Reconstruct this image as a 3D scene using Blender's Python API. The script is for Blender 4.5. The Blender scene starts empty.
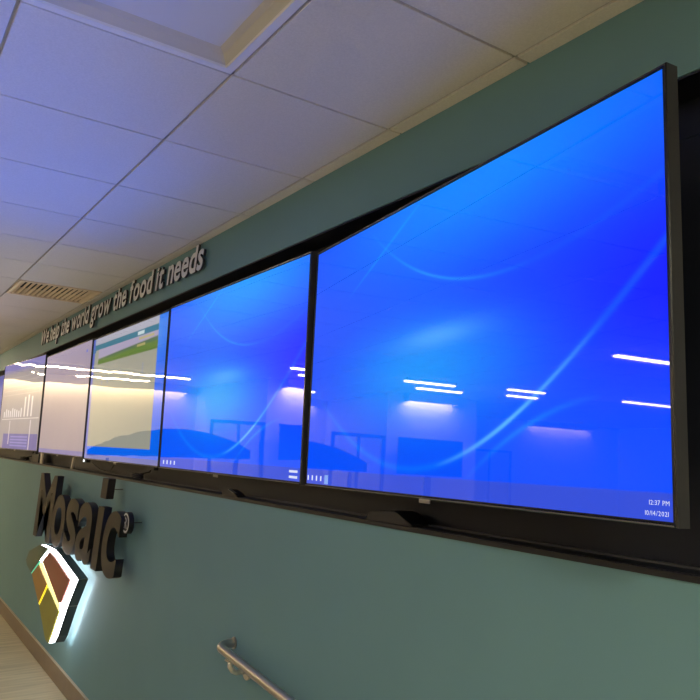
import bpy, bmesh, math, random
from mathutils import Vector, Matrix
random.seed(4)
scn = bpy.context.scene
COL = scn.collection
PI = math.pi

# ------------------------------------------------------------------ layout
D, H = 1.51, 1.90                   # camera: distance from the display wall, height above the upper floor
F = 719.0955                         # focal length in px of the 700 px frame
RX = Vector((0.56176256, -0.09440811, -0.82189411))
RY = Vector((0.82642205, 0.10975643, 0.55225006))
RZ = Vector((0.03807128, -0.98946482, 0.139678))
ZC = 0.7600 * D + H                 # ceiling
ZF = 0.5995 * D + H                 # lower edge of the fascia above the displays
ZL = -0.157 * D + H                 # ledge below the displays
XL, XR, YR = -13.6, 3.0, -11.5      # end wall, right wall, rear wall
REC = 0.12                          # depth of the display recess


def ray(px, py):
    c = Vector((px - 350.0, py - 350.0, F))
    return Vector((RX.dot(c), RY.dot(c), RZ.dot(c)))


def at_wall(px, py, off=0.0):
    """point at distance off in front of the wall seen at this pixel -> (x, z)"""
    d = ray(px, py)
    t = (D - off) / d.y
    return d.x * t, d.z * t + H


# ------------------------------------------------------------------ materials
def srgb(r, g, b):
    def f(c):
        c /= 255.0
        return c / 12.92 if c <= 0.04045 else ((c + 0.055) / 1.055) ** 2.4
    return (f(r), f(g), f(b))


def new_mat(name):
    m = bpy.data.materials.new(name)
    m.use_nodes = True
    nt = m.node_tree
    return m, nt, nt.nodes['Principled BSDF']


def mat(name, col, rough=0.5, metal=0.0, spec=0.5, var=0.0, vscale=20.0, stretch=(1, 1, 1), bump=0.0, bscale=200.0,
        emit=None, estr=0.0):
    m, nt, b = new_mat(name)
    b.inputs['Roughness'].default_value = rough
    b.inputs['Metallic'].default_value = metal
    b.inputs['Specular IOR Level'].default_value = spec
    b.inputs['Base Color'].default_value = (*col, 1)
    tc = nt.nodes.new('ShaderNodeTexCoord')
    if var > 0:
        mp = nt.nodes.new('ShaderNodeMapping')
        mp.inputs['Scale'].default_value = stretch
        nt.links.new(tc.outputs['Object'], mp.inputs[0])
        n = nt.nodes.new('ShaderNodeTexNoise')
        n.inputs['Scale'].default_value = vscale
        n.inputs['Detail'].default_value = 5
        nt.links.new(mp.outputs[0], n.inputs['Vector'])
        r = nt.nodes.new('ShaderNodeValToRGB')
        r.color_ramp.elements[0].position = 0.3
        r.color_ramp.elements[1].position = 0.7
        r.color_ramp.elements[0].color = (*[c * (1 - var) for c in col], 1)
        r.color_ramp.elements[1].color = (*[min(1, c * (1 + var)) for c in col], 1)
        nt.links.new(n.outputs['Fac'], r.inputs[0])
        nt.links.new(r.outputs[0], b.inputs['Base Color'])
    if bump > 0:
        n2 = nt.nodes.new('ShaderNodeTexNoise')
        n2.inputs['Scale'].default_value = bscale
        n2.inputs['Detail'].default_value = 3
        nt.links.new(tc.outputs['Object'], n2.inputs['Vector'])
        bp = nt.nodes.new('ShaderNodeBump')
        bp.inputs['Strength'].default_value = bump
        bp.inputs['Distance'].default_value = 0.002
        nt.links.new(n2.outputs['Fac'], bp.inputs['Height'])
        nt.links.new(bp.outputs[0], b.inputs['Normal'])
    if emit:
        b.inputs['Emission Color'].default_value = (*emit, 1)
        b.inputs['Emission Strength'].default_value = estr
    return m


class E:
    """tiny expression wrapper around Math nodes"""
    nt = None

    def __init__(self, s):
        self.s = s

    @staticmethod
    def op(o, *a, clamp=False):
        n = E.nt.nodes.new('ShaderNodeMath')
        n.operation = o
        n.use_clamp = clamp
        for i, x in enumerate(a):
            if isinstance(x, E):
                E.nt.links.new(x.s, n.inputs[i])
            else:
                n.inputs[i].default_value = x
        return E(n.outputs[0])

    def __add__(self, o): return E.op('ADD', self, o)
    __radd__ = __add__
    def __sub__(self, o): return E.op('SUBTRACT', self, o)
    def __rsub__(self, o): return E.op('SUBTRACT', o, self)
    def __mul__(self, o): return E.op('MULTIPLY', self, o)
    __rmul__ = __mul__
    def __truediv__(self, o): return E.op('DIVIDE', self, o)


def clamp01(x): return E.op('ADD', x, 0.0, clamp=True)
def gauss(d2): return E.op('EXPONENT', d2 * -1.0)


def blob(u, v, cu, cv, su, sv):
    a = (u - cu) / su
    b = (v - cv) / sv
    return gauss(a * a + b * b)


def step(x, e, w=0.002):
    return clamp01((x - (e - w)) / (2 * w))


def rect(u, v, u0, u1, v0, v1, w=0.003):
    return step(u, u0, w) * (1.0 - step(u, u1, w)) * step(v, v0, w) * (1.0 - step(v, v1, w))


def poly(x, cs):
    r = None
    for c in cs:
        r = c if r is None else (r * x + c if isinstance(r, E) else x * r + c)
    return r


def dpoly(cs):
    n = len(cs) - 1
    return [c * (n - i) for i, c in enumerate(cs[:-1])]


def arc(u, v, cs, w, u0, u1, soft=0.1):
    """soft line along v = poly(u), faded at both ends"""
    d = v - poly(u, cs)
    s = poly(u, dpoly(cs))
    d2 = d * d / ((s * s) * 0.32 + 1.0)
    g = gauss(d2 / (w * w))
    return g * step(u, u0, soft) * (1.0 - step(u, u1, soft))


class Pic:
    """the three emission channels of a screen picture"""
    def __init__(self, u, v, col):
        self.u, self.v = u, v
        self.c = [E.op('ADD', k, 0.0) for k in col]

    def mix(self, mask, col):
        self.c = [c + mask * (k - c) for c, k in zip(self.c, col)]

    def add(self, mask, col):
        self.c = [c + mask * k if k else c for c, k in zip(self.c, col)]


def screen_mat(name, paint, wave=0.0, strength=1.0, ior=1.75, rough=0.02):
    m, nt, b = new_mat(name)
    E.nt = nt
    b.inputs['Base Color'].default_value = (0.006, 0.006, 0.008, 1)
    b.inputs['Roughness'].default_value = rough
    b.inputs['IOR'].default_value = ior
    tc = nt.nodes.new('ShaderNodeTexCoord')
    sx = nt.nodes.new('ShaderNodeSeparateXYZ')
    nt.links.new(tc.outputs['UV'], sx.inputs[0])
    u, v = E(sx.outputs[0]), E(sx.outputs[1])
    p = paint(u, v)
    cc = nt.nodes.new('ShaderNodeCombineColor')
    for i in range(3):
        nt.links.new(p.c[i].s, cc.inputs[i])
    nt.links.new(cc.outputs[0], b.inputs['Emission Color'])
    b.inputs['Emission Strength'].default_value = strength
    if wave > 0:
        n = nt.nodes.new('ShaderNodeTexNoise')
        n.inputs['Scale'].default_value = 2.6
        n.inputs['Detail'].default_value = 1
        nt.links.new(tc.outputs['Object'], n.inputs['Vector'])
        bp = nt.nodes.new('ShaderNodeBump')
        bp.inputs['Strength'].default_value = 1.0
        bp.inputs['Distance'].default_value = wave
        nt.links.new(n.outputs['Fac'], bp.inputs['Height'])
        nt.links.new(bp.outputs[0], b.inputs['Normal'])
    return m


ARC_A = [-0.5274, 2.5513, -2.8081, 1.545]
ARC_C = [-0.7672, 1.298, 1.0961, -1.4463, 0.4225]
ARC_D = [-2.0725, 3.8772, -1.5383]


def wallpaper(cyan=1.0, tint=(0, 0, 0)):
    def paint(u, v):
        p = Pic(u, v, (tint[0], 0.075 + tint[1], 0.90 + tint[2]))
        # deeper blue to the right, lighter towards the lower left
        p.mix(blob(u, v, 1.05, 0.55, 0.42, 0.33), (0.0, 0.0, 1.0))
        p.mix(blob(u, v, 0.72, 0.58, 0.22, 0.12) * 0.75, (0.0, 0.02, 0.98))
        p.mix(blob(u, v, 0.86, 0.14, 0.35, 0.16) * 0.5, (0.0, 0.085, 1.0))
        p.mix(blob(u, v, 0.62, 1.0, 0.40, 0.24) * 0.85, (0.0, 0.27 * cyan, 0.98))
        p.mix(blob(u, v, 0.47, 0.40, 0.25, 0.17) * 0.95, (0.0, 0.29 * cyan, 0.90))
        p.mix(blob(u, v, 0.52, 0.505, 0.11, 0.035) * 0.75, (0.08, 0.40, 0.92))
        below = 1.0 - step(v - poly(u, ARC_A), 0.0, 0.04)
        p.add(arc(u, v, ARC_A, 0.0055, 0.36, 0.66, 0.10), (0.01, 0.13, 0.05))
        p.add(arc(u, v, ARC_A, 0.010, 0.60, 1.1, 0.1), (0.0, 0.016, 0.0))
        p.add(arc(u, v, ARC_C, 0.0065, 0.62, 0.80, 0.10), (0.11, 0.33, 0.05))
        p.add(arc(u, v, ARC_C, 0.011, 0.10, 1.1, 0.08), (0.0, 0.055, 0.02))
        p.add(arc(u, v, ARC_D, 0.008, 0.66, 0.84, 0.06), (0.005, 0.085, 0.02))
        p.add(arc(u, v, [0.88, 0.592], 0.006, 0.22, 0.44, 0.05), (0.0, 0.10, 0.04))
        bar = 1.0 - step(v, 0.058, 0.003)
        p.mix(bar * 0.8, (0.035, 0.075, 0.58))
        p.c[2] = p.c[2] * 1.08
        return p
    return paint


def web_page(u, v):
    p = Pic(u, v, (0.0, 0.12, 0.80))
    p.mix(rect(u, v, 0.0, 1.0, 0.8, 1.01, 0.15) * 0.6, (0.03, 0.36, 0.72))
    R_ = 0.905
    page = rect(u, v, 0.035, R_, 0.10, 1.01)
    p.mix(page, (0.30, 0.30, 0.25))
    p.mix(rect(u, v, 0.035, R_, 0.945, 1.01), (0.36, 0.36, 0.44))
    p.mix(rect(u, v, 0.035, R_, 0.900, 0.945), (0.005, 0.15, 0.24))
    hero = rect(u, v, 0.10, R_, 0.775, 0.900)
    p.mix(hero, (0.34, 0.30, 0.44))
    p.mix(hero * step(0.818 + u * 0.05 - v, 0.0, 0.006), (0.06, 0.13, 0.06))
    p.mix(hero * step(0.803 + u * 0.035 - v, 0.0, 0.004), (0.08, 0.17, 0.02))
    p.mix(rect(u, v, 0.66, 0.74, 0.91, 0.935), (0.5, 0.6, 0.62))
    p.mix(rect(u, v, 0.68, 0.86, 0.872, 0.890), (0.42, 0.37, 0.17))
    p.mix(rect(u, v, 0.66, 0.76, 0.825, 0.842), (0.36, 0.32, 0.12))
    p.mix(rect(u, v, 0.74, 0.76, 0.62, 0.70), (0.25, 0.27, 0.33))
    p.mix(rect(u, v, 0.18, 0.20, 0.60, 0.63), (0.25, 0.27, 0.35))
    p.mix(rect(u, v, 0.27, 0.29, 0.60, 0.63), (0.25, 0.27, 0.35))
    p.mix(rect(u, v, 0.0, 0.035, 0.0, 1.0), (0.05, 0.09, 0.45))
    p.mix(rect(u, v, 0.0, 0.05, 0.88, 0.915), (0.0, 0.12, 0.35))
    p.mix(1.0 - step(v, 0.035), (0.08, 0.12, 0.45))
    return p


def pale_page(u, v):
    p = Pic(u, v, (0.26, 0.21, 0.27))
    p.mix(step(v, 0.72, 0.25) * 0.6, (0.36, 0.30, 0.45))
    p.mix(rect(u, v, 0.90, 0.93, 0.905, 0.93), (0.08, 0.12, 0.55))
    p.mix(1.0 - step(v, 0.04), (0.10, 0.10, 0.36))
    return p


def chart_page(u, v):
    p = Pic(u, v, (0.24, 0.22, 0.26))
    p.mix(step(v, 0.90, 0.03), (0.16, 0.15, 0.42))
    for k in range(9):                                          # columns of the bar chart
        p.mix(rect(u, v, 0.10 + 0.055 * k, 0.128 + 0.055 * k, 0.36, 0.43 + 0.006 * ((k * 5) % 7), 0.006), (0.55, 0.55, 0.60))
    for k in range(3):
        p.mix(rect(u, v, 0.62 + 0.08 * k, 0.65 + 0.08 * k, 0.36, 0.58 + 0.02 * (k % 2), 0.006), (0.60, 0.58, 0.60))
    for k in range(5):
        p.mix(rect(u, v, 0.05, 0.95, 0.62 + 0.05 * k, 0.625 + 0.05 * k, 0.004) * 0.5, (0.45, 0.42, 0.45))
    p.mix(rect(u, v, 0.06, 0.97, 0.335, 0.345), (0.5, 0.48, 0.5))
    panel = rect(u, v, 0.14, 0.985, 0.0, 0.17)
    p.mix(panel, (0.035, 0.04, 0.30))
    for k in range(4):
        p.mix(rect(u, v, 0.34, 0.76, 0.03 + 0.033 * k, 0.045 + 0.033 * k, 0.004), (0.14, 0.15, 0.50))
    p.mix(rect(u, v, 0.79, 0.81, 0.0, 0.32), (0.5, 0.48, 0.55))
    p.mix(rect(u, v, 0.28, 0.30, 0.05, 0.32), (0.48, 0.46, 0.52))
    return p


def plain_blue(u, v):
    p = Pic(u, v, (0.05, 0.07, 0.35))
    p.mix(1.0 - step(v, 0.06), (0.08, 0.09, 0.30))
    return p


M = dict(
    teal=mat('teal wall paint', (0.150, 0.290, 0.322), 0.62, spec=0.3, var=0.02, vscale=3, bump=0.10, bscale=350),
    black=mat('black recess paint', (0.009, 0.011, 0.020), 0.45, spec=0.4, var=0.05, vscale=4, bump=0.06, bscale=150),
    trimblack=mat('black edge trim', (0.006, 0.006, 0.008), 0.45),
    cream=mat('cream wall paint', (0.72, 0.66, 0.54), 0.7, var=0.02, vscale=2, bump=0.05, bscale=250),
    ceil=mat('ceiling tile', (0.74, 0.71, 0.66), 0.92, spec=0.1, var=0.05, vscale=160, bump=0.55, bscale=420),
    grid=mat('ceiling grid metal', (0.50, 0.48, 0.44), 0.6, spec=0.2),
    floor=mat('pale wood plank floor', (0.55, 0.49, 0.34), 0.45, var=0.20, vscale=5, stretch=(5, 0.35, 1), bump=0.08, bscale=60),
    base=mat('brown baseboard', (0.21, 0.15, 0.10), 0.42, var=0.08, vscale=6),
    bezel=mat('charcoal display bezel', (0.045, 0.046, 0.052), 0.42, spec=0.5, var=0.04, vscale=60),
    gap=mat('black screen border', (0.004, 0.004, 0.006), 0.25),
    silver=mat('silver bezel edge', (0.32, 0.31, 0.31), 0.3, 0.8),
    edge=mat('grey lower screen edge', (0.13, 0.125, 0.125), 0.35, 0.5),
    steel=mat('brushed steel rail', (0.55, 0.52, 0.49), 0.30, 1.0, var=0.06, vscale=30, stretch=(1, 12, 12)),
    galv=mat('satin metal bracket', (0.70, 0.66, 0.56), 0.38, 0.8, var=0.08, vscale=40),
    letter=mat('silver sign letter', (0.74, 0.76, 0.78), 0.42, 0.25, var=0.03, vscale=30),
    bronze=mat('dark bronze letter', (0.024, 0.019, 0.016), 0.48, 0.25, spec=0.3, var=0.10, vscale=14, stretch=(1, 1, 6)),
    plastic=mat('black plastic', (0.006, 0.006, 0.008), 0.5, var=0.05, vscale=40),
    cable=mat('black cable rubber', (0.010, 0.010, 0.010), 0.55),
    paleplug=mat('beige cable cover', (0.62, 0.55, 0.42), 0.5),
    white=mat('white enamel', (0.80, 0.79, 0.77), 0.45),
    reflector=mat('off white reflector enamel', (0.60, 0.57, 0.52), 0.5),
    diff=mat('white lamp diffuser', (0.70, 0.70, 0.74), 0.55),
    vent=mat('cream vent metal', (0.85, 0.70, 0.50), 0.45, var=0.04, vscale=20),
    ventdark=mat('dark vent interior', (0.03, 0.025, 0.02), 0.8),
    can=mat('dark grey sign can', (0.045, 0.062, 0.068), 0.40, 0.2, var=0.06, vscale=10),
    green=mat('dark green facet', (0.022, 0.085, 0.062), 0.40, var=0.06, vscale=8),
    red=mat('red brown facet', (0.30, 0.070, 0.045), 0.40, var=0.08, vscale=6),
    orange=mat('amber brown facet', (0.36, 0.175, 0.012), 0.40, var=0.06, vscale=6),
    olive=mat('olive facet', (0.27, 0.27, 0.018), 0.40, var=0.06, vscale=6),
    wood=mat('dark walnut', (0.05, 0.032, 0.022), 0.45, var=0.2, vscale=12, stretch=(1, 6, 1)),
    felt=mat('dark felt', (0.014, 0.014, 0.018), 0.9, var=0.1, vscale=30),
    darkframe=mat('dark door frame', (0.02, 0.02, 0.022), 0.4),
    door=mat('pale door panel', (0.50, 0.45, 0.38), 0.5, var=0.05, vscale=5, stretch=(6, 6, 0.4)),
)
_gm, _gn, _gb = new_mat('clear door glass')
_gb.inputs['Transmission Weight'].default_value = 1.0
_gb.inputs['Roughness'].default_value = 0.0
_gb.inputs['IOR'].default_value = 1.1
_gb.inputs['Base Color'].default_value = (0.9, 0.95, 0.95, 1)
M['glass'] = _gm
LAMP = 58.0
M['lamp'] = mat('lit lamp diffuser', (0.8, 0.8, 0.8), 0.5, emit=(1.0, 0.80, 0.52), estr=LAMP)
M['lampfill'] = mat('lit troffer diffuser', (0.8, 0.8, 0.8), 0.5, emit=(1.0, 0.92, 0.68), estr=44.0)  # for the added fill panels behind the viewer
M['lamp3'] = mat('bright lit troffer diffuser', (0.8, 0.8, 0.8), 0.5, emit=(1.0, 0.92, 0.68), estr=78.0)
M['ledwhite'] = mat('lit white acrylic', (0.8, 0.8, 0.8), 0.4, emit=(0.95, 0.95, 1.0), estr=7.0)
M['ledback'] = mat('lit back diffuser', (0.8, 0.8, 0.8), 0.4, emit=(1.0, 0.84, 0.84), estr=3.2)
M['ledteal'] = mat('lit teal slot', (0.1, 0.5, 0.4), 0.4, emit=(0.05, 0.50, 0.33), estr=0.9)
M['ledcream'] = mat('lit cream slot', (0.8, 0.8, 0.5), 0.4, emit=(1.0, 0.90, 0.36), estr=1.1)
M['ledyellow'] = mat('lit yellow slot', (0.8, 0.7, 0.1), 0.4, emit=(1.0, 0.84, 0.01), estr=0.95)
M['bronzeside'] = mat('shaded bronze letter side', (0.016, 0.015, 0.016), 0.45, 0.3)  # sides darker than the letter fronts, their shade painted in
M['returns'] = mat('shaded letter returns', (0.05, 0.05, 0.055), 0.45)  # darker copy for the slogan letter sides, shade put into the colour
M['iconblue'] = mat('pale blue screen icon', (0.02, 0.02, 0.02), 0.3, emit=(0.22, 0.40, 0.95), estr=0.9)
M['icon'] = mat('screen icon light', (0.02, 0.02, 0.02), 0.3, emit=(0.75, 0.80, 1.0), estr=0.9)


# ------------------------------------------------------------------ mesh helpers
def obj(name, bm, m, parent=None, smooth=False, loc=None):
    bmesh.ops.recalc_face_normals(bm, faces=bm.faces[:])
    me = bpy.data.meshes.new(name)
    bm.to_mesh(me)
    bm.free()
    for x in (m if isinstance(m, (list, tuple)) else [m]):
        me.materials.append(x)
    if smooth:
        for p in me.polygons:
            p.use_smooth = True
    o = bpy.data.objects.new(name, me)
    COL.objects.link(o)
    if parent:
        o.parent = parent
    if loc:
        o.location = loc
    return o


def tag(o, label, cat, group=None):
    o['label'] = label
    o['category'] = cat
    if group:
        o['group'] = group
    return o


def thing(name, label, cat, loc=(0, 0, 0), group=None):
    o = bpy.data.objects.new(name, None)
    o.empty_display_size = 0.05
    COL.objects.link(o)
    o.location = loc
    return tag(o, label, cat, group)


def struct(name, bm, m, label=None):
    o = obj(name, bm, m)
    o['kind'] = 'structure'
    return o


def box(bm, x0, x1, y0, y1, z0, z1, bev=0.0, mi=0):
    vs = [bm.verts.new((x, y, z)) for z in (z0, z1) for y in (y0, y1) for x in (x0, x1)]
    fs = [bm.faces.new([vs[i] for i in q]) for q in
          ((0, 1, 3, 2), (4, 6, 7, 5), (0, 4, 5, 1), (2, 3, 7, 6), (0, 2, 6, 4), (1, 5, 7, 3))]
    if mi:
        for f in fs:
            f.material_index = mi
    if bev > 0:
        es = list({e for f in fs for e in f.edges})
        bmesh.ops.bevel(bm, geom=es, offset=bev, segments=2, affect='EDGES', profile=0.7)
    return bm


def BX(*a, **k):
    bm = bmesh.new()
    return box(bm, *a, **k)


def prism(bm, pts, axis, a, b):
    """extrude a polygon: axis 'y' takes (x, z) points, 'x' takes (y, z), 'z' takes (x, y)"""
    def P(p, t):
        return {'y': (p[0], t, p[1]), 'x': (t, p[0], p[1]), 'z': (p[0], p[1], t)}[axis]
    va = [bm.verts.new(P(p, a)) for p in pts]
    vb = [bm.verts.new(P(p, b)) for p in pts]
    n = len(pts)
    bm.faces.new(va)
    bm.faces.new(vb[::-1])
    for i in range(n):
        bm.faces.new((va[i], va[(i + 1) % n], vb[(i + 1) % n], vb[i]))
    return bm


def band(bm, pts, a, b):
    """only the side wall of an extruded polygon"""
    va = [bm.verts.new((p[0], a, p[1])) for p in pts]
    vb = [bm.verts.new((p[0], b, p[1])) for p in pts]
    n = len(pts)
    for i in range(n):
        bm.faces.new((va[i], va[(i + 1) % n], vb[(i + 1) % n], vb[i]))
    return bm


def tube(bm, pts, r, seg=12, cap=True):
    pts = [Vector(p) for p in pts]
    rings = []
    up = Vector((0, 0, 1))
    prev = None
    for i, p in enumerate(pts):
        t = (pts[min(i + 1, len(pts) - 1)] - pts[max(i - 1, 0)]).normalized()
        if prev is None:
            a = t.cross(up)
            if a.length < 1e-3:
                a = t.cross(Vector((1, 0, 0)))
        else:
            a = prev - t * prev.dot(t)
        a.normalize()
        prev = a
        b = t.cross(a)
        rr = r[i] if isinstance(r, (list, tuple)) else r
        rings.append([bm.verts.new(p + (a * math.cos(2 * PI * k / seg) + b * math.sin(2 * PI * k / seg)) * rr) for k in range(seg)])
    for q, w in zip(rings, rings[1:]):
        for k in range(seg):
            bm.faces.new((q[k], q[(k + 1) % seg], w[(k + 1) % seg], w[k]))
    if cap:
        bm.faces.new(rings[0][::-1])
        bm.faces.new(rings[-1])
    return bm


def cyl(bm, c, r, axis, h, seg=20):
    c = Vector(c)
    d = {'x': Vector((1, 0, 0)), 'y': Vector((0, 1, 0)), 'z': Vector((0, 0, 1))}[axis]
    return tube(bm, [c, c + d * h], r, seg)


def glyph(ch, depth, bold=0.0, res=4):
    """mesh of one character lying in XY, depth along Z; returns a bmesh"""
    cu = bpy.data.curves.new('glyph', 'FONT')
    cu.body = ch
    cu.size = 1.0
    cu.resolution_u = res
    cu.offset = bold
    cu.extrude = depth / 2
    t = bpy.data.objects.new('glyph', cu)
    COL.objects.link(t)
    dg = bpy.context.evaluated_depsgraph_get()
    me = bpy.data.meshes.new_from_object(t.evaluated_get(dg))
    bm = bmesh.new()
    bm.from_mesh(me)
    bpy.data.objects.remove(t)
    bpy.data.curves.remove(cu)
    bpy.data.meshes.remove(me)
    return bm


def bounds(bm):
    xs = [v.co.x for v in bm.verts]
    ys = [v.co.y for v in bm.verts]
    return min(xs), max(xs), min(ys), max(ys)


# ------------------------------------------------------------------ room shell
bm = bmesh.new()
box(bm, XL, XR, 0.0, REC + 0.10, -0.6, ZL)                       # wall below the displays
box(bm, XL, XR, 0.0, REC + 0.10, ZF, ZC + 0.15)                  # fascia above the displays
struct('wall_front', bm, M['teal'])
bm = bmesh.new()
box(bm, XL, XR, REC, REC + 0.03, ZL + 0.004, ZF - 0.004)         # back of the recess
box(bm, XL, XR, 0.004, REC, ZL + 0.0005, ZL + 0.004)             # ledge
box(bm, XL, XR, 0.004, REC, ZF - 0.006, ZF - 0.001)              # soffit
box(bm, XL, XR, REC - 0.004, REC, ZF - 0.10, ZF - 0.006)
struct('wall_recess', bm, M['black'])
bm = BX(XL, XR, -0.005, 0.004, ZL - 0.012, ZL + 0.002)
struct('trim_1', bm, M['trimblack'])
bm = BX(XL, XR, 0.070, 0.080, ZL + 0.0042, ZL + 0.010)
struct('trim_2', bm, M['bezel'])
RAMP0, RAMP1 = -3.6, 1.2
slope = -0.078
bm = bmesh.new()
prism(bm, [(XL, 0), (RAMP0, 0), (RAMP1, slope * (RAMP1 - RAMP0)), (XR, slope * (RAMP1 - RAMP0)), (XR, -0.6), (XL, -0.6)], 'y', YR, 0.0)
struct('floor', bm, M['floor'])
bm = bmesh.new()
prism(bm, [(XL, 0), (RAMP0, 0), (RAMP1, slope * (RAMP1 - RAMP0)), (XR, slope * (RAMP1 - RAMP0)),
           (XR, slope * (RAMP1 - RAMP0) + 0.14), (RAMP1, slope * (RAMP1 - RAMP0) + 0.14), (RAMP0, 0.14), (XL, 0.14)], 'y', -0.016, 0.0)
bmesh.ops.bevel(bm, geom=[e for e in bm.edges if all(abs(v.co.y + 0.016) < 1e-5 and v.co.z > slope * max(0, v.co.x - RAMP0) - 0.4 for v in e.verts)], offset=0.005, segments=2, affect='EDGES')
struct('baseboard_front', bm, M['base'])
struct('trim_3', BX(XL, RAMP0, -0.018, -0.0005, 0.1402, 0.146), mat('baseboard top highlight', (0.50, 0.44, 0.34), 0.4))  # pale strip drawn as the highlight along the baseboard top
struct('wall_left', BX(XL - 0.1, XL, YR, 0.2, -0.6, ZC + 0.15), M['cream'])
struct('wall_right', BX(XR, XR + 0.1, YR, 0.2, -0.6, ZC + 0.15), M['cream'])
struct('wall_rear', BX(XL - 0.1, XR + 0.1, YR - 0.1, YR, -0.6, ZC + 0.15), M['cream'])

# a pier with a glazed door beside it, and a door on the end wall (seen mirrored in the screens)
PX = -10.6
struct('wall_pier', BX(XL, PX, -5.7, -4.0, 0.0, ZC + 0.008), M['cream'])


def door(n, X, ya, yb, leaf):
    bm = bmesh.new()
    for y0, y1, z0, z1 in ((ya, ya + 0.05, 0, 2.32), (yb - 0.05, yb, 0, 2.32), (ya + 0.05, yb - 0.05, 2.27, 2.32),
                           (0.5 * (ya + yb) - 0.02, 0.5 * (ya + yb) + 0.02, 0, 2.27)):
        box(bm, X, X + 0.05, y0, y1, z0, z1)
    o = struct('door_%d' % n, bm, M['darkframe'])
    obj('door_leaf' if leaf else 'glass_pane', BX(X + 0.005, X + (0.03 if leaf else 0.015), ya + 0.05, yb - 0.05, 0.01, 2.27), M['door'] if leaf else M['glass'], o)
    b3 = bmesh.new()
    ym = 0.5 * (ya + yb) - 0.08
    tube(b3, [(X + 0.01, ym, 0.9), (X + 0.08, ym, 0.9), (X + 0.08, ym, 1.3), (X + 0.01, ym, 1.3)], 0.012, 8)
    obj('door_handle', b3, M['steel'], o)


door(1, PX - 0.05, -3.995, -3.05, False)
door(2, XL, -8.45, -7.3, True)

# ------------------------------------------------------------------ ceiling
GX0, GXP = -0.903 * D, 0.4013 * D
GY0, GYP = -0.038 * D, 0.4065 * D
LIGHT_CELL = (-1.949, -1.344, GY0 - 2 * GYP, GY0 - GYP)          # x0 x1 y0 y1
xs = [GX0 + GXP * k for k in range(-20, 8)]
xs = [XL] + [x for x in xs if XL + 0.05 < x < XR - 0.05] + [XR]
ys = [YR] + [y for y in (GY0 - GYP * k for k in range(18, -1, -1)) if y > YR + 0.05] + [0.0]
VX = min(range(len(xs)), key=lambda i: abs(xs[i] - (GX0 - 8 * GXP)))
bm = bmesh.new()
G = 0.0052
for i in range(len(xs) - 1):
    for j in range(len(ys) - 1):
        x0, x1, y0, y1 = xs[i], xs[i + 1], ys[j], ys[j + 1]
        cx, cy = 0.5 * (x0 + x1), 0.5 * (y0 + y1)
        if GX0 - GXP < cx < GX0 + GXP and GY0 - 2 * GYP < cy < GY0 - GYP:
            continue
        if i == VX and GY0 - GYP < cy < GY0:
            continue
        a0 = x0 + (G if i else 0)
        a1 = x1 - (G if i < len(xs) - 2 else 0)
        b0 = y0 + (G if j else 0)
        b1 = y1 - (G if j < len(ys) - 2 else 0)
        c = 0.0012
        lo = [bm.verts.new(p) for p in ((a0 + c, b0 + c, ZC), (a1 - c, b0 + c, ZC), (a1 - c, b1 - c, ZC), (a0 + c, b1 - c, ZC))]
        hi = [bm.verts.new(p) for p in ((a0, b0, ZC + 0.0012), (a1, b0, ZC + 0.0012), (a1, b1, ZC + 0.0012), (a0, b1, ZC + 0.0012))]
        tp = [bm.verts.new(p) for p in ((a0, b0, ZC + 0.02), (a1, b0, ZC + 0.02), (a1, b1, ZC + 0.02), (a0, b1, ZC + 0.02))]
        bm.faces.new(lo[::-1])
        for A_, B_ in ((lo, hi), (hi, tp)):
            for k in range(4):
                bm.faces.new((A_[k], A_[(k + 1) % 4], B_[(k + 1) % 4], B_[k]))
        bm.faces.new(tp)
ceiling = struct('ceiling', bm, M['ceil'])
bm = bmesh.new()
for x in xs[1:-1]:
    box(bm, x - 0.012, x + 0.012, YR, 0, ZC + 0.0075, ZC + 0.035)
for y in ys[1:-1]:
    box(bm, XL, XR, y - 0.012, y + 0.012, ZC + 0.0075, ZC + 0.035)
grid = obj('grid_bars', bm, M['grid'], ceiling)
struct('ceiling_deck', BX(XL - 0.1, XR + 0.1, YR - 0.1, 0.25, ZC + 0.15, ZC + 0.22), M['ventdark'])

# recessed troffer (switched off) above the camera: flange, sloped sides, flat diffuser
tx0, tx1 = GX0 - GXP + 0.006, GX0 + GXP - 0.006
ty0, ty1 = GY0 - 2 * GYP + 0.006, GY0 - GYP - 0.006
t = thing('ceiling_light', 'unlit recessed troffer with sloped sides in the tiled ceiling', 'ceiling light', (0.5 * (tx0 + tx1), 0.5 * (ty0 + ty1), ZC))
ox, oy = t.location.x, t.location.y
hx, hy = 0.5 * (tx1 - tx0), 0.5 * (ty1 - ty0)


def ringframe(bm, loops):
    vs = [[bm.verts.new(p) for p in ((-a, -b, z), (a, -b, z), (a, b, z), (-a, b, z))] for a, b, z in loops]
    for p, q in zip(vs, vs[1:]):
        for k in range(4):
            bm.faces.new((p[k], p[(k + 1) % 4], q[(k + 1) % 4], q[k]))
    return bm


bm = ringframe(bmesh.new(), [(hx, hy, 0.02), (hx, hy, -0.002), (hx - 0.025, hy - 0.025, -0.002), (hx - 0.028, hy - 0.028, 0.004)])
obj('flange', bm, M['white'], t)
bm = ringframe(bmesh.new(), [(hx - 0.028, hy - 0.028, 0.004), (hx - 0.032, hy - 0.032, 0.010), (hx - 0.046, hy - 0.046, 0.026), (hx - 0.066, hy - 0.066, 0.034)])
obj('side_reflector', bm, M['reflector'], t, smooth=False)
bm = bmesh.new()
box(bm, -hx + 0.065, hx - 0.065, -hy + 0.065, hy - 0.065, 0.034, 0.050)
obj('diffuser', bm, M['diff'], t)

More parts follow.
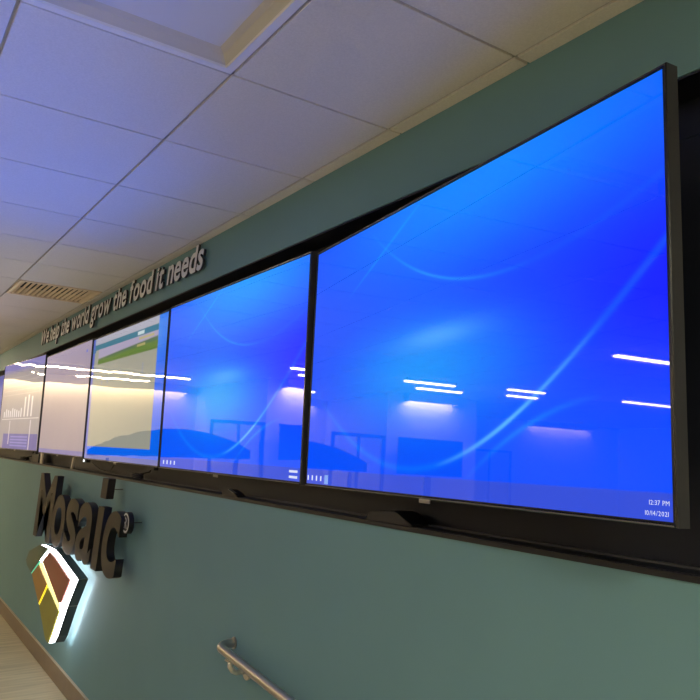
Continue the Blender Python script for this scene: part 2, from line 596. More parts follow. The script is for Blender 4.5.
# supply-air vent in the tile next to the slogan
vx0, vx1, vy0, vy1 = xs[VX] + 0.012, xs[VX + 1] - 0.012, GY0 - GYP + 0.012, GY0 - 0.012
t = thing('ceiling_vent', 'cream slatted air vent set in the ceiling above the slogan', 'vent', (0.5 * (vx0 + vx1), 0.5 * (vy0 + vy1), ZC))
hx, hy = 0.5 * (vx1 - vx0), 0.5 * (vy1 - vy0)
bm = ringframe(bmesh.new(), [(hx, hy, 0.012), (hx, hy, -0.004), (hx - 0.020, hy - 0.020, -0.006), (hx - 0.026, hy - 0.026, 0.004), (hx - 0.026, hy - 0.026, 0.06)])
obj('frame', bm, M['vent'], t)
obj('backing', BX(-hx + 0.02, hx - 0.02, -hy + 0.02, hy - 0.02, 0.055, 0.06), M['ventdark'], t)
n = 15
for k in range(n):
    y = -hy + 0.036 + (2 * hy - 0.072) * k / (n - 1)
    bm = bmesh.new()
    prism(bm, [(y + 0.0085, -0.002), (y + 0.007, -0.0035), (y - 0.0045, 0.010), (y - 0.003, 0.0115)], 'x', -hx + 0.024, hx - 0.024)
    obj('slat', bm, M['vent'], t)

# linear ceiling lights across the far end of the hall and over the room behind
RUNS = [(-11.5, -3.0, -0.35, 'long lit strip light nearest the display wall at the far end of the hall'),
        (-12.7, -2.7, -1.45, 'lit strip light closest to the end wall beside the display wall'),
        (-8.6, -4.10, -3.33, 'lit strip light mid hall, nearer one of the first pair'),
        (-9.3, -4.62, -3.87, 'lit strip light mid hall, farther one of the first pair'),
        (-8.3, -5.40, -4.80, 'lit strip light mid hall, nearer one of the second pair'),
        (-9.0, -5.78, -5.25, 'lit strip light mid hall, farther one of the second pair'),
        (-8.2, -7.95, -6.75, 'lit strip light deep in the room, by the rear wall'),
        (-5.05, -4.65, -3.80, 'lit strip light above the middle of the room behind the viewer'),
        ]
for x, y0, y1, lab in RUNS:
    t = thing('ceiling_strip_light', lab, 'ceiling light', (x, 0.5 * (y0 + y1), ZC), 'lit strip lights across the ceiling')
    h = 0.5 * (y1 - y0)
    bm = bmesh.new()
    box(bm, -0.055, 0.055, -h - 0.01, h + 0.01, -0.040, 0.003, 0.004)
    obj('housing', bm, M['white'], t)
    bm = bmesh.new()
    box(bm, -0.030, 0.030, -h, h, -0.055, -0.0405)
    obj('diffuser', bm, M['lamp'], t)
for x, y, lab in ((1.22, -1.58, 'lit square panel light over the ramp, right of the viewer'), (1.52, -5.2, 'added square fill light behind the viewer, nearer the right wall'),
                  (-1.52, -6.4, 'added square fill light in the middle of the room behind the viewer'), (1.0, -9.2, 'added square fill light deepest in the room, by the right wall'),
                  (-4.5, -8.8, 'added square fill light deepest in the room, nearer the hall')):
    t = thing('panel_light', lab, 'ceiling light', (x, y, ZC), 'lit panel lights behind the viewer')  # panels behind the viewer are unseen, added to raise the ambient light
    bm = ringframe(bmesh.new(), [(0.30, 0.30, 0.0), (0.30, 0.30, -0.02), (0.27, 0.27, -0.02), (0.27, 0.27, -0.001)])
    obj('frame', bm, M['white'], t)
    obj('diffuser', BX(-0.27, 0.27, -0.27, 0.27, -0.016, -0.004), M['lamp3'] if y > -2 else M['lampfill'], t)


# wall-washing lamps behind a valance along the end wall (mirrored in the screens)
M['wash'] = mat('lit wall washer', (0.8, 0.8, 0.8), 0.5, emit=(1.0, 0.82, 0.54), estr=34.0)
M['wash2'] = mat('lit pier washer', (0.8, 0.8, 0.8), 0.5, emit=(1.0, 0.90, 0.74), estr=120.0)
for x, y0, y1, lab in ((XL, -3.7, -0.7, 'lit wall-washing lamp on the end wall, nearest the display wall'), (PX, -5.2, -4.3, 'lit wall-washing lamp on the pier beside the glazed door'),
                       (XL, -10.6, -8.9, 'lit wall-washing lamp on the end wall, by the rear wall')):
    t = thing('wall_washer', lab, 'ceiling light', (x + 0.14, 0.5 * (y0 + y1), ZC), 'wall washers on the end wall')
    h = 0.5 * (y1 - y0)
    bm = bmesh.new()
    prism(bm, [(-0.14, -h - 0.02), (0.075, -h - 0.02), (0.075, h + 0.02), (-0.14, h + 0.02), (-0.14, h + 0.008), (0.063, h + 0.008), (0.063, -h - 0.008), (-0.14, -h - 0.008)], 'z', -0.14, 0.0)
    obj('valance', bm, M['cream'], t)
    obj('tube', BX(-0.02, 0.02, -h, h, -0.06, -0.02), M['wash2'] if x == PX else M['wash'], t)
    obj('batten', BX(-0.03, 0.03, -h, h, -0.02, 0.0), M['white'], t)

# ------------------------------------------------------------------ displays
def display(label, cx, cy, cz, w, h, yaw, roll, content, bez=0.009, thick=0.042, badge=True, bracket=0.06):
    """origin at the centre of the screen; local x along the screen, local -y towards the room"""
    t = thing('wall_display', label, 'display screen', (cx, cy, cz), 'large flat displays in the recess')
    t.rotation_euler = (0, roll, yaw)
    a, b = w / 2, h / 2
    bm = bmesh.new()                                             # bezel ring with a chamfered front lip
    loops = [(a, b, 0.001), (a + 0.0015, b + 0.0015, -0.002), (a + bez - 0.002, b + bez - 0.002, -0.003), (a + bez, b + bez, 0.0), (a + bez, b + bez, thick)]
    vs = [[bm.verts.new(p) for p in ((-q, y, -r), (q, y, -r), (q, y, r), (-q, y, r))] for q, r, y in loops]
    for p, q in zip(vs, vs[1:]):
        for k in range(4):
            bm.faces.new((p[k], p[(k + 1) % 4], q[(k + 1) % 4], q[k]))
    bm.faces.new(vs[-1])
    bm.normal_update()
    for f in bm.faces:
        if abs(f.normal.y) > 0.3 and f.calc_center_median().y < 0.01:
            f.material_index = 1
    obj('bezel', bm, [M['bezel'], M['gap']], t)
    bm = bmesh.new()                                             # dark inactive border under the glass
    loops = [(a - 0.004, b - 0.004, 0.0004), (a + 0.001, b + 0.001, 0.0004)]
    vs = [[bm.verts.new(p) for p in ((-q, y, -r), (q, y, -r), (q, y, r), (-q, y, r))] for q, r, y in loops]
    for k in range(4):
        bm.faces.new((vs[0][k], vs[0][(k + 1) % 4], vs[1][(k + 1) % 4], vs[1][k]))
    obj('screen_border', bm, M['gap'], t)
    bm = bmesh.new()
    q, r = a - 0.004, b - 0.004
    lay = bm.loops.layers.uv.new('UVMap')
    f = bm.faces.new([bm.verts.new(p) for p in ((-q, 0, -r), (q, 0, -r), (q, 0, r), (-q, 0, r))])
    for lp, uvc in zip(f.loops, ((0, 0), (1, 0), (1, 1), (0, 1))):
        lp[lay].uv = uvc
    me = bpy.data.meshes.new('screen')
    bm.to_mesh(me)
    bm.free()
    me.materials.append(content)
    s = bpy.data.objects.new('screen', me)
    COL.objects.link(s)
    s.parent = t
    # bright lower bezel edge
    obj('lower_edge', BX(-a, a, -0.0045, -0.003, -b - bez + 0.002, -b - 0.002), M['edge'], t)
    bm = bmesh.new()                                             # electronics bulge and wall bracket
    box(bm, -a * 0.72, a * 0.72, thick, thick + 0.016, -b * 0.75, b * 0.55, 0.006)
    obj('rear_housing', bm, M['plastic'], t)
    bm = bmesh.new()
    if bracket > 0.062:
        box(bm, -0.20, 0.20, thick + 0.016, thick + 0.030, -0.2, 0.2)
        box(bm, -0.03, 0.03, thick + 0.030, bracket, -0.05, 0.05)
        obj('wall_bracket', bm, M['plastic'], t)
    else:
        bm.free()
    if badge:
        bm = bmesh.new()
        box(bm, -0.028, 0.028, -0.006, -0.002, -b - bez - 0.011, -b - bez + 0.001, 0.002)
        obj('badge', bm, M['silver'], t)
    return t, s


SH = 0.637 * D
wp1 = screen_mat('blue swirl wallpaper near', wallpaper(1.0), 0.00012, ior=1.46)
wp2 = screen_mat('blue swirl wallpaper beside', wallpaper(1.25, (0.0, 0.02, -0.02)), 0.0006)
web = screen_mat('web page picture', web_page, 0.0016)
pale = screen_mat('pale page picture', pale_page, 0.0022)
chart = screen_mat('chart page picture', chart_page, 0.0045)
dull = screen_mat('plain blue picture', plain_blue, 0.0003)

# nearest display, swivelled out of the recess on the right
W1, H1 = 1.7139, 0.9543
d1, s1 = display('nearest and largest-looking display, blue swirl desktop, swung out of the recess on the right',
                 -1.6749, -0.0891, H + 0.3514, W1, H1, -0.1100, -0.0116, wp1, bez=0.007, thick=0.034, bracket=0.19)
d1.rotation_euler.x = -0.0142


def flat_display(label, x0, x1, z0, z1, content, **k):
    return display(label, 0.5 * (x0 + x1) * D, k.pop('y', 0.0), H + 0.5 * (z0 + z1) * D, (x1 - x0) * D, (z1 - z0) * D,
                   k.pop('yaw', 0), 0, content, **k)


d2, s2 = flat_display('second display from the right, blue swirl desktop with a cyan glow', -2.808, -1.706, -0.089, 0.5505, wp2, bez=0.008)
d3, s3 = flat_display('third display from the right, showing a web page with a green hill banner', -3.973, -2.830, -0.089, 0.5445, web, bez=0.006)
d4, s4 = flat_display('fourth display from the right, showing a nearly blank pale page', -5.148, -4.004, -0.083, 0.553, pale, bez=0.006)
yaw5 = math.radians(3.7)
w5 = 1.165 * D
x5 = -5.20 * D
d5, s5 = display('fifth display from the right, showing a pale bar chart page above a blue panel',
                 x5 - 0.5 * w5 * math.cos(yaw5), -0.5 * w5 * math.sin(yaw5), H + 0.5 * (0.577 - 0.077) * D, w5, (0.577 + 0.077) * D, yaw5, 0, chart, bez=0.006, bracket=0.165)
d6, s6 = flat_display('farthest display at the left edge of the picture, plain blue page', -7.50, -6.42, -0.085, 0.55, dull, bez=0.006)


def on_screen(name, bm, s, w, h, u, v, m=None):
    """tiny lit mark on the picture of a screen, u v of its lower left corner"""
    o = obj(name, bm, m or M['icon'], s)
    o.location = (-w / 2 + u * w, -0.0012, -h / 2 + v * h)
    return o


def text_on_screen(body, size, s, w, h, u, v):
    x = 0.0
    bm = bmesh.new()
    for ch in body:
        if ch == ' ':
            x += 0.3
            continue
        g = glyph(ch, 0.0, 0.0, 2)
        x0, x1, _, _ = bounds(g)
        me = bpy.data.meshes.new('tmp')
        g.to_mesh(me)
        g.free()
        n0 = len(bm.verts)
        bm.from_mesh(me)
        bm.verts.ensure_lookup_table()
        for vv in bm.verts[n0:]:
            vv.co.x += x - x0
        bpy.data.meshes.remove(me)
        x += x1 - x0 + 0.12
    for vv in bm.verts:
        vv.co = Vector((vv.co.x * size, 0, vv.co.y * size))
    return on_screen('clock_text', bm, s, w, h, u, v), x * size


def added_screen_lamp(d, w, h, col, power, spread):
    """added area lamp standing in for the forward lobe of an LCD panel, limited in angle"""
    li = bpy.data.lights.new('added_screen_lamp', 'AREA')  # extra lamp on top of the emission of the screen, added to tint the ceiling
    li.shape = 'RECTANGLE'
    li.size, li.size_y = w, h
    li.color = col
    li.energy = power
    li.spread = math.radians(spread)
    o = bpy.data.objects.new('added_screen_lamp', li)
    COL.objects.link(o)
    o.parent = d
    o.location = (0, -0.006, 0)
    o.rotation_euler = (-PI / 2, 0, 0)


BLUE = (0.03, 0.16, 1.0)
added_screen_lamp(d1, 1.66, 0.93, BLUE, 28.0, 72)
added_screen_lamp(d2, 1.60, 0.93, BLUE, 25.0, 108)
added_screen_lamp(d3, 1.60, 0.93, (0.45, 0.5, 0.8), 9.0, 115)
added_screen_lamp(d4, 1.60, 0.93, (0.6, 0.55, 0.8), 9.0, 115)

text_on_screen('12:37 PM', 0.0135, s1, W1, H1, 0.966, 0.036)
text_on_screen('10/14/2021', 0.0135, s1, W1, H1, 0.960, 0.014)
for k in range(4):
    on_screen('taskbar_icon', BX(0, 0.011, -0.0004, 0, 0, 0.019), s1, W1, H1, 0.008 + 0.0225 * k, 0.018)
on_screen('taskbar_icon', BX(0, 0.030, -0.0004, 0, 0, 0.034), s1, W1, H1, 0.098, 0.008, M['iconblue'])
W2, H2 = 1.102 * D, 0.6395 * D
for k in range(4):
    on_screen('taskbar_icon', BX(0, 0.018, -0.0004, 0, 0, 0.022), s2, W2, H2, 0.035 + 0.035 * k, 0.022)
for k in range(2):
    on_screen('clock_text', BX(0, 0.07, -0.0004, 0, 0, 0.010), s2, W2, H2, 0.945, 0.016 + 0.024 * k)

# ------------------------------------------------------------------ slogan
def split_letters(body, gap, space):
    """[(char, bmesh with its left at 0 and baseline at 0, x position)]"""
    out, x = [], 0.0
    for ch in body:
        if ch == ' ':
            x += space
            continue
        g = glyph(ch, 1.0, 0.022, 4)
        x0, x1, _, _ = bounds(g)
        for v in g.verts:
            v.co.x -= x0
        out.append((g, x))
        x += x1 - x0 + gap
    return out, x - gap


SX0, SX1 = -5.345 * D, -2.445 * D
SZ = H + 0.6515 * D
letters, total = split_letters('We help the world grow the food it needs', 0.060, 0.25)
sc_z = 0.150                                                      # cap height in metres
sc_x = (SX1 - SX0 - 0.2 * sc_z) / total
CAPE, XHE = 0.70, 0.46                                             # cap and x-height of the glyphs in em


def tall(y):
    """taller x-height: lower-case bodies reach 0.73 of the cap height"""
    if y <= XHE:
        return y / XHE * 0.73
    return 0.73 + (y - XHE) / (CAPE - XHE) * 0.27


t = thing('slogan_sign', 'silver slanted slogan lettering on the teal fascia above the displays', 'sign', (SX0, 0, SZ))
for g, x in letters:
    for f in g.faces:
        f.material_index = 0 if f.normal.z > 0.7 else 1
    ms = 0
    for v in g.verts:
        yy = tall(v.co.y) * sc_z
        v.co = Vector(((v.co.x + x) * sc_x + yy * 0.20, -0.020 - v.co.z * 0.014, yy))
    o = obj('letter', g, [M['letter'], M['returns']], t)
    pb = cyl(bmesh.new(), ((x + 0.16) * sc_x + 0.01, -0.014, 0.055), 0.004, 'y', 0.014, 6)
    obj('standoff_pin', pb, M['cable'], o)

# ------------------------------------------------------------------ big word on the lower wall
OFF, LD = 0.125, 0.050                                            # front of the letters, depth of the letters


def BW(px, py):
    return at_wall(px, py, OFF)


bz = BW(70, 432.6 + 211.5 * 0.586)[1]
xh = BW(89, 503.0)[1]
caph = BW(50, 474.5)[1]
dz0, dz1 = BW(105, 499)[1], BW(110, 479)[1]
ia, ib = BW(99.0, 506.6), BW(90.0, 568.7)
SL = (ia[0] - ib[0]) / (ia[1] - ib[1])
t = thing('wordmark_sign', 'dark bronze raised word on the teal wall above the lit emblem', 'sign', (BW(32, 534)[0], 0, bz))
tx, tz = t.location.x, t.location.z
rows = [('M', (33, 533), (49.0, 539), caph), ('o', (50.5, 528), (66.8, 505), xh), ('s', (61.8, 545), (80, 505), xh),
        ('a', (74.0, 550), (88.3, 563), xh), ('i', (89.8, 568.7), (95.7, 568.7), xh), ('c', (100.5, 553), (122.4, 514.5), xh)]
HEAVY = 0.020
for ch, pl, pr, top in rows:
    a, b = BW(*pl), BW(*pr)
    xa, xb = a[0] - SL * (a[1] - bz), b[0] - SL * (b[1] - bz)
    g = glyph('\u0131' if ch == 'i' else ch, 1.0, HEAVY, 6)
    for f in g.faces:
        f.material_index = 0 if f.normal.z > 0.7 else 1
    x0, x1, y0, y1 = bounds(g)
    for v in g.verts:
        zz = (v.co.y - y0) / (y1 - y0) * (top - bz)
        v.co = Vector((xa - tx + (v.co.x - x0) / (x1 - x0) * (xb - xa) + SL * zz, -OFF + LD / 2 - v.co.z * LD, zz))
    o = obj('letter', g, [M['bronze'], M['bronzeside']], t)
    mx = 0.5 * (xa + xb) - tx
    for px_, pz_ in ((xa - tx + 0.25 * (xb - xa), 0.06), (xa - tx + 0.25 * (xb - xa), 0.30)):
        obj('standoff_pin', cyl(bmesh.new(), (px_ + SL * pz_, -OFF + LD, pz_), 0.006, 'y', OFF - LD, 8), M['plastic'], o)
    if ch == 'i':
        xi, wi = xa, xb - xa
bm = bmesh.new()
pts = [(xi - tx + SL * (z - bz) + a, z - bz) for a, z in ((0, dz0), (wi, dz0), (wi, dz1), (0, dz1))]
prism(bm, pts, 'y', -OFF, -OFF + LD)
bmesh.ops.bevel(bm, geom=bm.edges[:], offset=0.003, segments=2, affect='EDGES')
o = obj('letter_dot', bm, M['bronze'], t)
obj('standoff_pin', cyl(bmesh.new(), (xi - tx + SL * (dz0 - bz + 0.06) + wi * 0.5, -OFF + LD, dz0 - bz + 0.06), 0.0025, 'y', OFF - LD, 8), M['plastic'], o)
RF = 0.10
rx, rz = at_wall(125.8, 523, RF)
circ = lambda r: [(rx - tx + r * math.cos(2 * PI * k / 28), rz - bz + 0.96 * r * math.sin(2 * PI * k / 28)) for k in range(28)]
bm = prism(bmesh.new(), circ(0.068), 'y', -RF, -RF + 0.03)
rm = obj('registered_mark', bm, M['bronzeside'], t)
bm = bmesh.new()
va = [bm.verts.new((p[0], -RF - 0.0015, p[1])) for p in circ(0.062)]
vb = [bm.verts.new((p[0], -RF - 0.0015, p[1])) for p in circ(0.050)]
for k in range(28):
    bm.faces.new((va[k], va[(k + 1) % 28], vb[(k + 1) % 28], vb[k]))
obj('ring', bm, M['letter'], rm)
g = glyph('R', 0.0, 0.01, 3)
x0, x1, y0, y1 = bounds(g)
for v in g.verts:
    v.co = Vector((rx - tx - 0.028 + (v.co.x - x0) / (x1 - x0) * 0.056, -RF - 0.0015, rz - bz - 0.033 + (v.co.y - y0) / (y1 - y0) * 0.066))
obj('mark_letter', g, M['letter'], rm)
obj('standoff_pin', cyl(bmesh.new(), (rx - tx, -RF + 0.03, rz - bz), 0.0025, 'y', RF - 0.03, 8), M['plastic'], rm)

# ------------------------------------------------------------------ lit emblem
EF = 0.168
_X = at_wall(70.8, 580, 0)[0] * (1 - EF / D)
EM = D * (1 - _X / at_wall(78.3, 578.5, 0)[0])                    # seam between the lit band and the metal can
EB = D * (1 - _X / at_wall(88.6, 577, 0)[0])                      # back rim of the can
print('emblem offsets', EF, EM, EB)


def E2(pts, off=EF):
    return [at_wall(px, py, off) for px, py in pts]


outline = [(39.4, 545.0), (48.8, 549.6), (53.0, 554.4), (70.8, 580.0), (60.5, 607.0), (50.8, 637.0), (47.4, 643.5), (44.8, 640.0), (38.4, 604.5),
           (31.0, 574.0), (26.9, 565.4), (25.7, 559.7), (29.0, 550.6)]
facets = [('green_facet', 'green', [(39.2, 544.9), (47.6, 548.9), (30.9, 572.6), (26.9, 565.4), (25.9, 559.7), (29.2, 550.9)]),
          ('red_facet', 'red', [(49.2, 552.0), (53.2, 556.2), (69.4, 580.2), (60.6, 602.6), (58.2, 602.8), (42.3, 561.0)]),
          ('amber_facet', 'orange', [(31.6, 573.6), (38.4, 564.4), (46.6, 584.2), (38.2, 603.0)]),
          ('olive_facet', 'olive', [(47.6, 587.2), (58.3, 611.4), (50.6, 635.0), (47.4, 643.0), (45.0, 639.6), (39.0, 605.6)])]
slots = [('lit_slot', 'ledwhite', [(48.8, 549.6), (48.9, 552.0), (41.2, 562.6), (39.6, 560.0)]),
         ('lit_slot', 'ledteal', [(39.6, 560.4), (41.2, 563.0), (32.2, 574.4), (30.9, 572.9)]),
         ('lit_slot', 'ledcream', [(38.9, 563.2), (42.0, 561.4), (59.6, 606.0), (58.4, 611.2)]),
         ('lit_slot', 'ledyellow', [(46.9, 584.6), (47.8, 586.8), (39.4, 605.0), (38.4, 603.2)])]
ol = E2(outline)
cxe = sum(p[0] for p in ol) / len(ol)
cze = sum(p[1] for p in ol) / len(ol)
t = thing('emblem_sign', 'faceted emblem box with lit white edge and coloured panels below the bronze word', 'sign', (cxe, 0, cze))
loc = lambda pts: [(p[0] - cxe, p[1] - cze) for p in pts]
bm = bmesh.new()
band(bm, loc(ol), -EM, -EB)
obj('metal_can', bm, M['can'], t)
bm = bmesh.new()
prism(bm, loc(ol), 'y', -EF + 0.012, -EM)
obj('light_box', bm, M['ledwhite'], t)
bm = bmesh.new()
inset = [(p[0] * 0.93, p[1] * 0.93) for p in loc(ol)]
prism(bm, inset, 'y', -EB - 0.012, -EB + 0.001)
obj('back_glow_panel', bm, M['ledback'], t)
for nm, mt, pts in facets:
    bm = bmesh.new()
    prism(bm, loc(E2(pts)), 'y', -EF, -EF + 0.016)
    bmesh.ops.bevel(bm, geom=[e for e in bm.edges], offset=0.002, segments=1, affect='EDGES')
    obj(nm, bm, M[mt], t)
for nm, mt, pts in slots:
    bm = bmesh.new()
    prism(bm, loc(E2(pts, EF - 0.003)), 'y', -EF + 0.003, -EF + 0.0115)
    obj(nm, bm, M[mt], t)
for a in (0.25, -0.1, -0.28):
    obj('standoff_pin', cyl(bmesh.new(), (a, -EB, -0.02), 0.012, 'y', EB, 8), M['plastic'], t)
lp = loc(ol)
for k in (3, 4):                                                  # thin seams on the side of the can
    px, py = lp[k]
    obj('can_seam', BX(px - 0.003, px + 0.004, -EM, -EB - 0.001, py - 0.003, py + 0.003), M['silver'], t)

# ------------------------------------------------------------------ handrail on the ramp
RO = 0.085
p0x, p0z = at_wall(217.0, 645.0, RO)
p1x, p1z = at_wall(287.0, 700.0, RO)
sl = (p1z - p0z) / (p1x - p0x)
pts = []
R_ = 0.060
for k in range(9):
    a = PI / 2 * k / 8
    pts.append((p0x + R_ * (1 - math.sin(a)), -RO + R_ * (1 - math.cos(a)) , 0))
pts = pts[::-1]
path = [(p0x + 0.0 + R_ * 0.0, -0.004, p0z)]
path = [(pts[0][0] if False else p0x, -0.006, p0z)]
path = []
for k in range(10):
    a = PI / 2 * k / 9
    path.append((p0x + R_ * (1 - math.cos(a)), -(RO - R_) - R_ * math.sin(a), p0z + sl * R_ * (1 - math.cos(a))))
path.insert(0, (p0x, -0.002, p0z))
for k in range(1, 26):
    x = p0x + R_ + (0.9 - p0x - R_) * k / 25
    path.append((x, -RO, p0z + sl * (x - p0x)))
t = thing('handrail', 'steel handrail with a curled end on the teal wall below the displays', 'handrail', (p0x, 0, p0z))
lp = [(p[0] - p0x, p[1], p[2] - p0z) for p in path]
bm = tube(bmesh.new(), lp, 0.0195, 20)
obj('rail', bm, M['steel'], t, smooth=True)
bm = cyl(bmesh.new(), (0, -0.006, 0), 0.026, 'y', 0.006, 20)
obj('end_flange', bm, M['steel'], t)
for bx in (0.145, 1.35, 2.55):
    zz = sl * bx
    bm = bmesh.new()
    tube(bm, [(bx, -RO, zz - 0.018), (bx, -RO, zz - 0.045), (bx, -RO + 0.014, zz - 0.064), (bx, -RO + 0.03, zz - 0.072), (bx, -0.004, zz - 0.074)], 0.0115, 12)
    b = obj('bracket', bm, M['galv'], t, smooth=True)
    bm = bmesh.new()
    box(bm, bx - 0.032, bx + 0.032, -RO - 0.012, -RO + 0.012, zz - 0.027, zz - 0.0195, 0.002)
    obj('saddle', bm, M['galv'], b)
    bm = cyl(bmesh.new(), (bx, -0.008, zz - 0.074), 0.036, 'y', 0.008, 24)
    obj('wall_plate', bm, M['galv'], b)
    for k in range(3):
        a = PI / 2 + 2 * PI * k / 3
        bm = cyl(bmesh.new(), (bx + 0.024 * math.cos(a), -0.012, zz - 0.074 + 0.024 * math.sin(a)), 0.006, 'y', 0.004, 10)
        obj('screw', bm, M['galv'], b)

# ------------------------------------------------------------------ small things on the ledge
def ledge_at(px, py):
    return at_wall(px, py, 0.0)[0]


LZ = ZL + 0.0042
xa, xb = ledge_at(366, 515), ledge_at(412, 525)
bm = bmesh.new()
L = xb - xa
prism(bm, [(0, 0), (0.02, 0.030), (L * 0.62, 0.040), (L * 0.72, 0.034), (L, 0.004), (L, 0)], 'y', 0.0, 0.09)
bmesh.ops.bevel(bm, geom=bm.edges[:], offset=0.003, segments=2, affect='EDGES')
t = thing('media_box', 'flat black wedge-ended box on the ledge below the nearest display', 'media player', (xa, -0.002, LZ))
obj('casing', bm, M['plastic'], t)
bm = BX(0.05, 0.10, 0.0902, 0.096, 0.008, 0.022)
obj('cable_plug', bm, M['cable'], t)


def coil(name, label, px, py, n, r, h):
    x = ledge_at(px, py)
    bm = bmesh.new()
    p = []
    for k in range(n * 14 + 1):
        a = 2 * PI * k / 14
        p.append((r * 1.7 * math.cos(a), 0.045 + r * 0.7 * math.sin(a), 0.006 + h * k / (n * 14) + 0.004 * math.sin(3 * a)))
    p.append((r * 2.2, 0.095, 0.05))
    p.append((r * 2.0, 0.115, 0.12))
    tube(bm, p, 0.005, 7)
    return tag(obj(name, bm, M['cable'], None, True, (x, 0, ZL + 0.004)), label, 'cable')


coil('coiled_cable', 'black cable coil on the ledge under the blank pale display', 20, 459, 3, 0.06, 0.03)
coil('coiled_cable', 'black cable coil on the ledge under the web page display', 130, 480, 3, 0.045, 0.03)
x = ledge_at(230, 491)
t = thing('remote_control', 'small black remote with a silver stripe on the ledge under the second display', 'remote control', (x, 0.0, LZ))
bm = bmesh.new()
prism(bm, [(-0.085, 0), (-0.08, 0.024), (-0.01, 0.030), (0.05, 0.016), (0.085, 0.004), (0.085, 0)], 'y', -0.004, 0.045)
bmesh.ops.bevel(bm, geom=bm.edges[:], offset=0.003, segments=2, affect='EDGES')
obj('casing', bm, M['plastic'], t)
bm = bmesh.new()
prism(bm, [(-0.012, 0.0285), (-0.012, 0.0315), (0.05, 0.0175), (0.05, 0.0145)], 'y', -0.0055, 0.012)
obj('stripe', bm, M['silver'], t)

x = ledge_at(33, 459)
t = thing('power_adapter', 'black power adapter hanging between the two leftmost pale displays', 'power adapter', (x, 0.0, LZ))
bm = BX(-0.19, 0.16, 0.02, 0.06, 0.0, 0.085, 0.008)
obj('casing', bm, M['plastic'], t)
bm = tube(bmesh.new(), [(-0.05, 0.04, 0.08), (-0.06, 0.05, 0.11), (-0.03, 0.06, 0.13)], 0.006, 8)
obj('lead', bm, M['cable'], t, True)
bm = bmesh.new()
box(bm, -0.03, 0.06, 0.0, 0.016, 0.0, 0.110, 0.003)
tag(obj('cable_cover', bm, M['paleplug'], None, False, (ledge_at(40.5, 459), 0.0, LZ)), 'beige upright cable cover strip beside the power adapter', 'cable cover')
bm = bmesh.new()
prism(bm, [(-0.03, 0.0), (0.01, 0.0), (0.05, 0.095), (0.015, 0.095)], 'y', 0.004, 0.018)
tag(obj('cable_cover', bm, M['paleplug'], None, False, (ledge_at(71, 466), 0.0, LZ)), 'beige slanted cable strip on the ledge under the blank pale display', 'cable cover')
# sensor pod with a lit white lamp under the seam of the blank and web page displays
x, z = at_wall(84.5, 460.2, 0.0)
t = thing('sensor_pod', 'small black sensor with a bright white lamp left below the web page display', 'sensor', (x, 0.0, z))
obj('casing', BX(-0.09, 0.07, -0.004, 0.030, -0.016, 0.012, 0.004), M['plastic'], t)
obj('lamp', BX(-0.012, 0.016, -0.008, -0.0041, -0.013, 0.006), mat('lit sensor lamp', (0.5, 0.5, 0.5), emit=(0.8, 0.9, 1.0), estr=2.0), t)
bm = bmesh.new()
x0, z0 = at_wall(88, 463, 0.0)
tube(bm, [(0.0, 0.02, 0.012), (0.12, 0.022, -0.012), (0.28, 0.022, -0.040), (0.42, 0.024, -0.044), (0.55, 0.022, -0.028), (0.64, 0.02, 0.012)], 0.0045, 7)
tag(obj('hanging_cable', bm, M['cable'], None, True, (x0, 0.0, z0)), 'thin black cable sagging below the web page display', 'cable')
x, z = at_wall(150.5, 467.5, 0.0)
t = thing('receiver_dongle', 'tiny black receiver under the right end of the web page display', 'receiver', (x, 0.0, z))
obj('casing', BX(-0.10, 0.06, 0.0, 0.03, -0.016, 0.008, 0.004), M['plastic'], t)

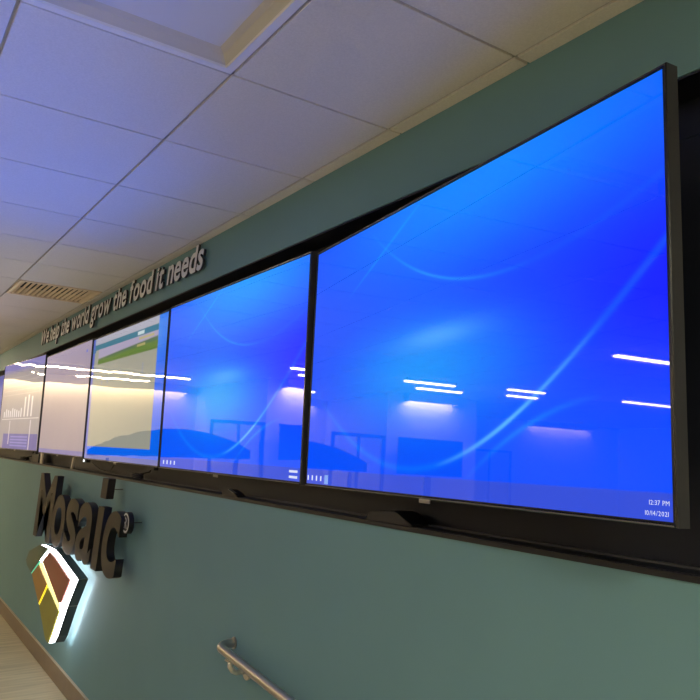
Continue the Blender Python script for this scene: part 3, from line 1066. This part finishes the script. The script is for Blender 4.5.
# ------------------------------------------------------------------ things at the far end, mirrored in the screens
t = thing('display_cart', 'dark switched-off screen on a wheeled stand in the hall behind', 'display screen', (-10.2, -4.62, 0))
obj('screen', BX(-0.03, 0.03, -0.58, 0.58, 1.72, 2.30, 0.008), M['gap'], t)
obj('pole', BX(-0.09, -0.03, -0.05, 0.05, 0.08, 1.7), M['bezel'], t)
obj('shelf', BX(-0.18, 0.18, -0.35, 0.35, 1.05, 1.08), M['white'], t)
bm = bmesh.new()
box(bm, -0.3, 0.3, -0.4, -0.34, 0.06, 0.10)
box(bm, -0.3, 0.3, 0.34, 0.4, 0.06, 0.10)
box(bm, -0.09, -0.03, -0.4, 0.4, 0.06, 0.10)
obj('base', bm, M['bezel'], t)
for sx in (-0.27, 0.27):
    for sy in (-0.37, 0.37):
        obj('caster', cyl(bmesh.new(), (sx, sy - 0.012, 0.03), 0.03, 'y', 0.024, 14), M['plastic'], t)
t = thing('room_divider', 'dark arched felt screen raised on two posts in the hall behind', 'room divider', (-9.6, -2.10, 0))
prof = []
for k in range(17):
    a = k / 16
    y = -1.15 + 2.3 * a
    z = 1.76 + 0.36 * math.sin(PI * min(1, max(0, a * 0.92 + 0.06))) ** 0.8
    prof.append((y, z))
bm = prism(bmesh.new(), prof + [(1.15, 1.73), (-1.15, 1.73)], 'x', -0.03, 0.03)
obj('panel', bm, M['felt'], t)
for sy in (-0.9, 0.9):
    obj('post', BX(-0.02, 0.02, sy - 0.02, sy + 0.02, 0.02, 1.7), M['bezel'], t)
    obj('foot', BX(-0.25, 0.25, sy - 0.03, sy + 0.03, 0.0, 0.02), M['bezel'], t)

# ------------------------------------------------------------------ camera, world
cam = bpy.data.cameras.new('camera')
cam.sensor_width = 36.0
cam.lens = F / 700.0 * 36.0
cam.clip_start = 0.01
co = bpy.data.objects.new('camera', cam)
COL.objects.link(co)
fwd = Vector((RX.z, RY.z, RZ.z)).normalized()
right = Vector((RX.x, RY.x, RZ.x))
right = (right - fwd * right.dot(fwd)).normalized()
up = right.cross(fwd)
m = Matrix.Identity(4)
for i in range(3):
    m[i][0], m[i][1], m[i][2] = right[i], up[i], -fwd[i]
m.translation = Vector((0, -D, H))
co.matrix_world = m
scn.camera = co
w = bpy.data.worlds.new('world')
w.use_nodes = True
w.node_tree.nodes['Background'].inputs[0].default_value = (0.02, 0.02, 0.02, 1)
scn.world = w
scn.view_settings.view_transform = 'Standard'
scn.view_settings.look = 'None'
scn.view_settings.exposure = 0.0
scn.view_settings.gamma = 1.0
scn.view_settings.use_curve_mapping = False
scn.cycles.use_denoising = True
scn.cycles.max_bounces = 10
scn.cycles.diffuse_bounces = 6
scn.cycles.sample_clamp_indirect = 6.0
